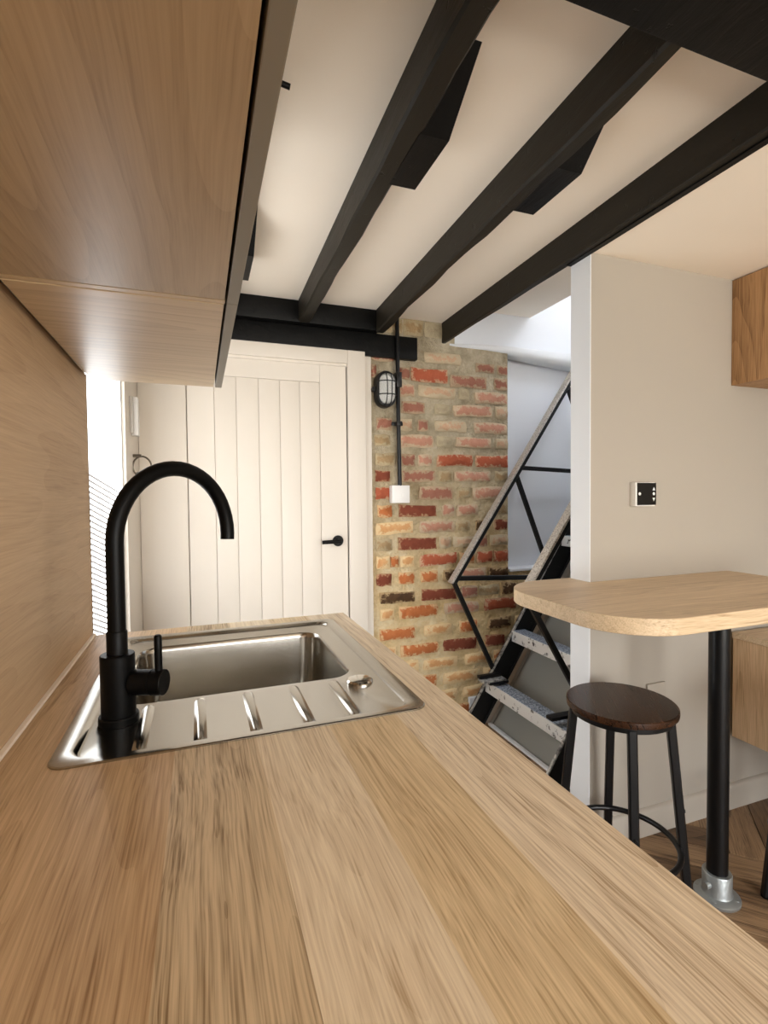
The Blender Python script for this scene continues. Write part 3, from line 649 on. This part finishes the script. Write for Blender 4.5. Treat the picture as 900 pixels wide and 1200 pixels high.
# ------------------------------------------------------------------ stools
def stool(loc, rot, label):
    e = thing('bar_stool', loc, label, 'stool', 'bar stools at the breakfast table'); L = Vector(loc)
    W = lambda p: L+Vector(p)
    MB().lathe(L, [(.148,.592),(.1525,.594),(.1535,.602),(.1525,.610),(.150,.612)], 56).build('seat', M['seat'], e, 30)
    MB().lathe(L, [(.128,.575),(.140,.575),(.140,.5918),(.128,.5918)], 40).build('seat_ring', M['black_metal'], e, 30)
    for k in range(4):
        a = k*PI/2; u = Vector((math.cos(a), math.sin(a), 0))
        g_ = MB().bar(W(u*.132+Vector((0,0,.582))), W(u*.188+Vector((0,0,.004))), .024, .024, (-u.y, u.x, 0), .004).build('leg', M['black_metal'], e, 30)
        MB().cyl(W(u*.188), .014, .006, 14).build('foot', M['black_matt'], g_, 30)
        q = u*.188+(u*.132-u*.188)*(.30/.575); MB().cyl(W(q+u*.010+Vector((0,0,.30))), .005, .006, 10, u).build('bolt', M['black_metal'], g_, 30)
    MB().tube([W((.158*math.cos(2*PI*i/48), .158*math.sin(2*PI*i/48), .190)) for i in range(48)], .0085, 10, True).build('foot_ring', M['black_metal'], e, 60)
    e.rotation_euler = (0, 0, rot); return e
stool((1.411,1.152,0), .994, 'round dark wood bar stool beside the partition end')
stool((2.0,.915,0), 2.614, 'round dark wood bar stool below the oak storage unit')

# ------------------------------------------------------------------ oak units at the right
un = thing('oak_storage_unit', (2.35, 1.05, .29), 'floating oak storage unit fixed to the wall below the table', 'storage unit')
MB().box(2.175, XR-.001, .60, 1.3425, .290, .672).build('carcass', M['oak_unit'], un, 0)
MB().box(2.150, XR-.001, .60, 1.3425, .6725, .694, .0015).build('top', M['oak_table'], un, 0)
for a, b in ((.602,.969),(.972,1.342)): MB().box(2.155, 2.1745, a, b, .290, .671, .001).build('door', M['oak_unit'], un, 0)
uc = thing('oak_wall_unit', (2.35, 1.05, 1.634), 'oak wall cupboard hanging under the ceiling above the breakfast table', 'cupboard')
MB().box(2.172, XR-.001, .70, 1.3585, 1.634, 2.026, .001).build('carcass', M['oak_cab'], uc, 0)
for a, b in ((.702,1.03),(1.033,1.358)): MB().box(2.152, 2.1715, a, b, 1.634, 2.026, .001).build('door', M['oak_cab'], uc, 0)

# ------------------------------------------------------------------ steel ladder stair
st = thing('steel_stair', (1.9, 2.02, 0), 'worn black steel ladder stair with handrails in front of the brick', 'stairs')
SL = 1.52; ang = math.atan(SL); dx, dz = math.cos(ang), math.sin(ang)
def sx(z): return 1.475+z/SL          # front edge of the stringer
YN, YFR = 1.65, 2.29
nrm = Vector((dz, 0, -dx))            # from the front edge backwards/downwards
for Y, sgn in ((YFR, -1), (YN, 1)):
    Z1 = 2.35; W_ = .115
    P = [(sx(.0)+.0, 0), (sx(Z1), Z1), (sx(Z1)+W_/dz, Z1), (sx(0)+W_/dz, 0)]
    s_ = MB().loft([[(x, y, z) for x, z in P] for y in (Y-.004, Y+.004)]).build('stringer', M['stringer'], st, 0)
    for off in (0, W_-.008):
        f0 = Vector((sx(0), Y+sgn*.006, 0))+Vector((off/dz+.004/dz, 0, 0)); f1 = f0+Vector((Z1/SL, 0, Z1))
        MB().bar(f0, f1, .018, .008, (0,1,0)).build('flange', M['worn_edge'] if off == 0 else M['stringer'], s_, 0)
TR = [(1.642+.163*k, .252+.249*k) for k in range(8)]
for x, z in TR:
    t = MB().box(x+.002, x+.080, YN+.005, YFR-.005, z-.008, z, .001).build('tread', M['tread_top'], st, 0)
    MB().box(x-.004, x+.003, YN+.005, YFR-.005, z-.056, z+.001, .0015).build('tread_nosing', M['tread_front'], t, 0)
    MB().box(x+.003, x+.10, YFR-.012, YFR-.005, z-.05, z-.009).build('tread_bracket', M['worn_edge'], t, 0)
# handrail frames
for Y, ox in ((YFR, 0), (YN, -.025)):
    P0 = Vector((1.46+ox, Y, .783+(.05 if ox else 0))); P1 = Vector((2.75, Y, .783+1.473*(2.75-1.46-ox)))
    h = MB().bar(P0, P1, .036, .020, (0,1,0), .002).build('handrail', M['stringer'], st, 30)
    u = (P1-P0).normalized(); nn = Vector((-u.z, 0, u.x))
    MB().bar(P0-u*.012+nn*.016, P1+nn*.016, .044, .012, (0,1,0), .002).build('rail_cap', M['rail_top'], h, 30)
    def rod(a, b, r=.010, nm='brace'): MB().bar(a, b, r*2, r*2.2, (0,1,0), .002).build(nm, M['stringer'], h, 30)
    on = lambda x: P0+u*((x-P0.x)/u.x)
    rod(P0, (1.70 if not ox else 1.76, Y, .285))                                   # lower strut
    rod(P0+Vector((.02,0,.02)), (2.02, Y, .775), .011)               # low horizontal
    rod(on(1.835), (2.035, Y, .84))                                  # diagonal
    rod(on(1.86), (2.33, Y, on(1.86).z-.02))                         # upper horizontal
    rod(on(2.17), (2.37, Y, 1.36))
    rod(on(2.25), (2.75, Y, on(2.25).z))
# foot plate brackets by the lowest tread
MB().box(1.575, 1.70, YFR-.06, YFR-.03, .285, .300, .002).box(1.61,1.72,YFR-.10,YFR-.075,.262,.276,.002).build('foot_bracket', M['black_metal'], st, 30)
MB().box(1.60, 1.72, YN+.05, YN+.09, .285, .300, .002).build('foot_bracket', M['black_metal'], st, 30)
MB().box(1.58, 1.71, YFR-.095, YFR-.03, .270, .284, .002).build('foot_bracket', M['worn_edge'], st, 30)
# grey panel behind the treads
pn = thing('grey_stair_panel', (1.8, 2.05, 0), 'grey painted board closing the back of the ladder stair', 'panel')
bx0 = 1.70; P = [(bx0, 0), (bx0+1.55/SL, 1.55), (bx0+1.55/SL+.02, 1.55), (bx0+.02, 0)]
MB().loft([[(x, y, z) for x, z in P] for y in (1.52, 2.375)]).build('board', M['grey_panel'], pn, 0)
for y0_, y1_ in ((2.310,2.375),):
    P = [(bx0-.022, 0.0005), (bx0-.022+1.5/SL, 1.5), (bx0-.001+1.5/SL, 1.5), (bx0-.001, 0)]
    MB().loft([[(x, y, z) for x, z in P] for y in (y0_, y1_)]).build('edge_batten', M['skirt'], pn, 0)
MB().box(bx0-.03, bx0-.012, 1.52, 2.31, 0.0005, .012).build('bottom_bead', M['white'], pn, 0)
